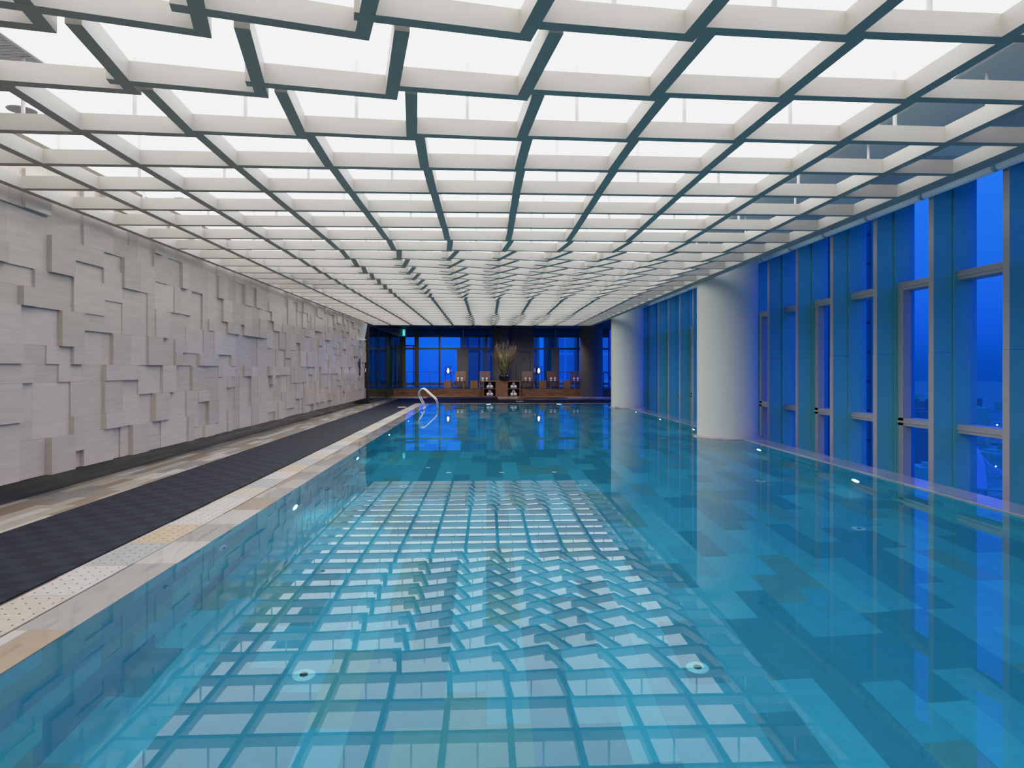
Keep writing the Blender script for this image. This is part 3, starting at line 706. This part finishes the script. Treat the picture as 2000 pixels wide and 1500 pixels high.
def make_lantern():
    t = empty('floor_lantern', (0,0,0)); h = .165; H = 1.27
    for sx in (-1, 1):
        for sy in (-1, 1):
            b = MB(); b.box(sx*h-.012, sy*h-.012, 0, sx*h+.012, sy*h+.012, H); b.build('post', M['black'], t)
    b = MB()
    for z in (.02, .78, H-.02):
        b.box(-h,-h-.01,z-.01,h,-h+.01,z+.01); b.box(-h,h-.01,z-.01,h,h+.01,z+.01); b.box(-h-.01,-h,z-.01,-h+.01,h,z+.01); b.box(h-.01,-h,z-.01,h+.01,h,z+.01)
    b.build('frame', M['black'], t)
    b = MB(); b.lathe([(.125,.80),(.125,1.17)], n=24); b.build('glass_shade', M['glass_lamp'], t)
    b = MB(); b.tube([(0,0,H-.02),(0,0,1.13)], .02, 8); b.box(-h,-.01,H-.03,h,.01,H-.01); b.build('socket', M['black'], t)
    b = MB(); b.lathe([(.001,.86),(.05,.90),(.065,.97),(.05,1.04),(.025,1.13),(.001,1.135)], n=16); b.build('bulb', M['bulb'], t)
    return t
ln0 = make_lantern(); LY = 42.2
for k, p in enumerate((875.5, 1052.5)):
    o = ln0 if k == 0 else dup(ln0); o.location = ((p-950)*LY/F, LY, STEP_Z); o.scale = (1.07,)*3
    tag(o, ['tall black framed glass lantern glowing behind the leftmost stool', 'tall black framed glass lantern glowing right of the service door'][k], 'lantern', 'glowing lanterns on the terrace')

# towel cabinet with rolled towels
CX0, CX1, CYF, CH, CD = -.19, 1.94, 38.7, .913, .49
t = empty('towel_cabinet', ((CX0+CX1)/2, CYF, 0), 0, 'low brown wooden towel cabinet with open cubbies below the vase', 'cabinet')
hw = (CX1-CX0)/2; sd = .053; cub = .66
b = MB(); b.box(-hw,0,CH-.05,hw,CD,CH); b.box(-hw,0,0,-hw+sd,CD,CH-.05); b.box(hw-sd,0,0,hw,CD,CH-.05); b.box(-hw+sd,0,0,hw-sd,CD,.05); b.build('carcass', M['cab_wood'], t)
b = MB(); b.box(-hw+sd+cub,.0,.05,hw-sd-cub,CD-.03,CH-.05); b.build('door', M['cab_wood'], t)
b = MB(); b.box(-hw+sd,CD-.03,.05,hw-sd,CD-.005,CH-.05); b.build('back_panel', M['black'], t)
for s in (-1, 1):
    b = MB(); xa, xb = sorted((s*(hw-sd), s*(hw-sd-cub))); b.box(xa,.01,.445,xb,CD-.03,.482); b.build('shelf', M['cab_wood'], t)
def make_roll():
    t = empty('rolled_towel', (0,0,0)); r = .094
    b = MB()
    prof = []
    b.lathe([(.001,0),(r*.30,0.004),(r*.34,.008),(r*.62,.0),(r*.66,.008),(r*.94,.0),(r,.012),(r,.30),(.001,.30)], n=20)
    o = b.build('towel_roll', M['towel'], t); o.rotation_euler = (-PI/2,0,0)
    return t
rl0 = make_roll(); first = True
for sname, s in (('left', -1), ('right', 1)):
    for lname, zb in (('lower', .05), ('upper', .482)):
        for pos, dx, dz in (('bottom left', -.0955, .0945), ('bottom right', .0955, .0945), ('top', 0, .0945+.164)):
            o = rl0 if first else dup(rl0); first = False
            o.location = ((CX0+CX1)/2 + s*(hw-sd-cub/2) + dx, CYF+.05, zb+dz)
            tag(o, f'white rolled towel, {pos} of three in the {lname} {sname} cabinet cubby', 'towel', 'rolled towels in the cabinet')
t = empty('vase', ((985.5-950)*38.9/F, 38.94, CH), 0, 'round glossy black bowl vase standing on the towel cabinet', 'vase'); t.scale = (1.09,)*3
b = MB(); b.lathe([(.0,.0),(.18,.0),(.27,.06),(.325,.17),(.30,.29),(.22,.36),(.17,.375),(.15,.36),(.19,.30),(.24,.18),(.1,.06),(.0,.05)], n=32); b.build('bowl', M['vase'], t)
br = empty('branch_arrangement', ((985.5-950)*38.9/F, 38.94, CH+.32), 0, 'spray of fine bare twigs with pale green stems rising from the black vase', 'branches')
rr = random.Random(5)
tw, gr = MB(), MB()
for i in range(130):
    a = rr.uniform(0, 2*PI); s = rr.random()**.7; h = rr.uniform(.6, 1.3)
    r0 = rr.uniform(0,.12); sp_ = .14 + .30*s
    p0 = Vector((r0*math.cos(a), r0*math.sin(a)*.8, .0)); p2 = Vector((sp_*math.cos(a), sp_*math.sin(a)*.8, h)); p1 = (p0+p2)*.5 + Vector((rr.uniform(-.04,.04), rr.uniform(-.04,.04), .06))
    gr.tube([p0,p1,p2], .014, 4, cap=False, r2=.008)
    for q in range(3):
        e_ = p1.lerp(p2, rr.random()); gr.tube([e_, e_+Vector((rr.uniform(-.08,.08), rr.uniform(-.05,.05), rr.uniform(.04,.14)))], .006, 4, cap=False)
for i in range(130):
    a = rr.uniform(0, 2*PI); s = rr.random()**.5; h = rr.uniform(1.0, 2.1)
    p0 = Vector((.1*math.cos(a), .08*math.sin(a), .0)); e2 = .2+.62*s
    p2 = Vector((e2*math.cos(a), e2*.6*math.sin(a), h*(1-.25*s))); p1 = p0.lerp(p2,.5) + Vector((0,0,.12))
    tw.tube([p0,p1,p2], .010, 4, cap=False, r2=.006)
    for q in range(4):
        e_ = p1.lerp(p2, rr.random()); tw.tube([e_, e_+Vector((rr.uniform(-.14,.16), rr.uniform(-.1,.1), rr.uniform(.05,.28)))], .006, 4, cap=False)
gr.build('green_stems', M['grass'], br); tw.build('bare_twigs', M['twig'], br)

# ------------------------------------------------------------------ outside: city, towers, bridge
M['city'] = plain('city_ground', (.16,.36,.2), .9, noise=.5, nscale=.02)
M['bld1'] = plain('city_block', (.28,.6,.34), .9, noise=.1, nscale=.1)
M['bld2'] = plain('city_block_dark', (.14,.3,.22), .9)
M['bridge'] = plain('bridge_white', (.75,.78,.8), .7)
M['city_light'] = emitter('city_light', (.75,.9,1), 14)
def facade(name, c1, c2, pitch, fl, axis):
    m, nt, N, L, b = new(name)
    g = N.new('ShaderNodeNewGeometry'); sp = N.new('ShaderNodeSeparateXYZ'); L.new(g.outputs['Position'], sp.inputs[0])
    def mth(op, a, bb=None):
        x = N.new('ShaderNodeMath'); x.operation = op
        for i, q in enumerate((a, bb)):
            if q is None: continue
            if isinstance(q, (int, float)): x.inputs[i].default_value = q
            else: L.new(q, x.inputs[i])
        return x.outputs[0]
    a = mth('ADD', sp.outputs[0], sp.outputs[1])
    v = mth('GREATER_THAN', mth('FRACT', mth('DIVIDE', a, pitch)), .8)
    h = mth('GREATER_THAN', mth('FRACT', mth('DIVIDE', sp.outputs[2], fl)), .9)
    mx = N.new('ShaderNodeMix'); mx.data_type = 'RGBA'; L.new(mth('MAXIMUM', v, h), mx.inputs[0]); mx.inputs[6].default_value = (*c1,1); mx.inputs[7].default_value = (*c2,1)
    L.new(mx.outputs[2], b.inputs['Base Color']); b.inputs['Roughness'].default_value = .5; b.inputs['Specular IOR Level'].default_value = .2
    return m
M['fac1'] = facade('tower_facade', (.10,.24,.22), (.04,.10,.12), 1.6, 4.2, 0)
M['fac2'] = facade('tower_facade_pale', (.35,.7,.7), (.6,.95,.9), 1.3, 4.0, 0)
GZ = -150
b = MB(); b.poly([(-4000,-500,GZ),(6000,-500,GZ),(6000,8000,GZ),(-4000,8000,GZ)])
tag(b.build('city_ground', M['city']), 'hazy blue city ground far below the windows', 'ground', kind='structure')
def tower(x0, x1, y0, y1, ztop, label, mt, base=GZ):
    t = empty('tower', ((x0+x1)/2, (y0+y1)/2, base), 0, label, 'building')
    hx, hy = (x1-x0)/2, (y1-y0)/2
    b = MB(); b.box(-hx,-hy,0,hx,hy,ztop-base); b.build('wall', mt, t)
    b = MB(); n = max(3, int(2*hx/2.4))
    for i in range(n+1):
        x = -hx+i*2*hx/n; b.box(x-.18,-hy-.35,0,x+.18,-hy,ztop-base)
    n = max(3, int(2*hy/2.4))
    for i in range(n+1):
        yv = -hy+i*2*hy/n; b.box(-hx-.35,yv-.18,0,-hx,yv+.18,ztop-base)
    b.build('ribs', M['bld2'], t)
    b = MB(); b.box(-hx-.5,-hy-.5,ztop-base,hx+.5,hy+.5,ztop-base+1.2); b.build('roof', M['bld2'], t)
tower(46, 55, 95, 125, 90, 'dark blue ribbed tower close outside the right windows', M['fac1'])
tower(-3.2, 7.0, 92, 110, 60, 'gridded blue office block seen through the terrace windows by the vase', M['fac1'])
tower(10.5, 24, 100, 120, 70, 'pale striped blue tower seen through the right terrace windows', M['fac2'])
rc = random.Random(11)
# distant blocks: seen through the right-hand bays
placed = [(math.sin(.607)*1500, math.cos(.607)*1500), (572, 780)]
for k in range(90):
    az = math.radians(rc.uniform(27, 42)); dd = rc.uniform(700, 3200); x, yv = math.sin(az)*dd, math.cos(az)*dd
    if any(math.dist((x,yv), q) < 92 for q in placed): continue
    placed.append((x, yv))
    wx, wy, hh = rc.uniform(18,60), rc.uniform(18,60), rc.choice([12,18,25,30,40,55,70])*rc.uniform(.8,1.2)
    t = empty('city_block', (x, yv, GZ), rc.uniform(-.4,.4), 'small hazy blue building in the distant city below the right windows', 'building', 'distant city buildings')
    b = MB(); b.box(-wx/2,-wy/2,0,wx/2,wy/2,hh); b.box(-wx/5,-wy/5,hh,wx/5,wy/5,hh+4); b.build('block', M['bld1'] if k % 3 else M['bld2'], t)
t = empty('city_block', (math.sin(.607)*1500, math.cos(.607)*1500, GZ), .2, 'taller hazy apartment tower with a rooftop light in the distant city', 'building', 'distant city buildings')
b = MB(); b.box(-28,-18,0,28,18,95); b.box(-10,-8,95,10,8,104); b.build('block', M['fac1'], t)
b = MB(); b.lathe([(.001,104),(2.2,106),(.001,108)], n=8); b.build('roof_light', M['city_light'], t)
b = MB()
for k in range(60):
    az = math.radians(rc.uniform(28, 40)); dd = rc.uniform(650, 2200); x, yv = math.sin(az)*dd, math.cos(az)*dd; s_ = .0009*dd
    b.lathe([(.001,0),(s_,s_),(.001,2*s_)], (x, yv, GZ+rc.uniform(4,30)), 6)
b.build('street_lights', M['city_light'], bpy.data.objects['city_ground'])['kind'] = 'stuff'
# arch bridge
az = math.atan2(930, F) + .0; dd = 640
t = empty('arch_bridge', (572, 780, GZ), -.63, 'white curved arch bridge pylon with cables in the distant city', 'bridge')
t.scale = (1.2,1.2,1.2)
pts = [(8,0,0),(8.5,0,18),(7.5,0,34),(4,0,46),(-2,0,53),(-8,0,50)]
b = MB(); b.tube(rounded([Vector(p) for p in pts], 6), 5, 10, r2=1.5); b.build('pylon', M['bridge'], t)
b = MB(); b.box(-60,-6,8,90,6,10); b.build('bridge_deck', M['bld1'], t)
b = MB()
for i in range(8): b.tube([(5+.3*i,0,50-3*i),(20+9*i,0,10)], .28, 4)
b.build('cables', M['bridge'], t)

# ------------------------------------------------------------------ colour management and path settings
S.view_settings.view_transform = 'Standard'; S.view_settings.look = 'None'; S.view_settings.exposure = 0; S.view_settings.gamma = 1
vs = S.view_settings; vs.use_curve_mapping = True; cm = vs.curve_mapping
cm.white_level = (4,4,4); cm.black_level = (0,0,0)
c = cm.curves[3]
pts = [(0,0),(.45,.45),(.7,.66),(1.0,.775),(1.6,.86),(2.5,.90),(4,.95)]
c.points[0].location = (0,0); c.points[1].location = (1,.95)
for x, yv in pts[1:-1]: c.points.new(x/4, yv)
for p in c.points: p.handle_type = 'VECTOR'
cm.update()
cy = S.cycles
cy.max_bounces = 10; cy.diffuse_bounces = 4; cy.glossy_bounces = 6; cy.transmission_bounces = 8; cy.transparent_max_bounces = 12
cy.caustics_reflective = True; cy.caustics_refractive = True; cy.sample_clamp_indirect = 6; cy.blur_glossy = .5
cy.use_denoising = True
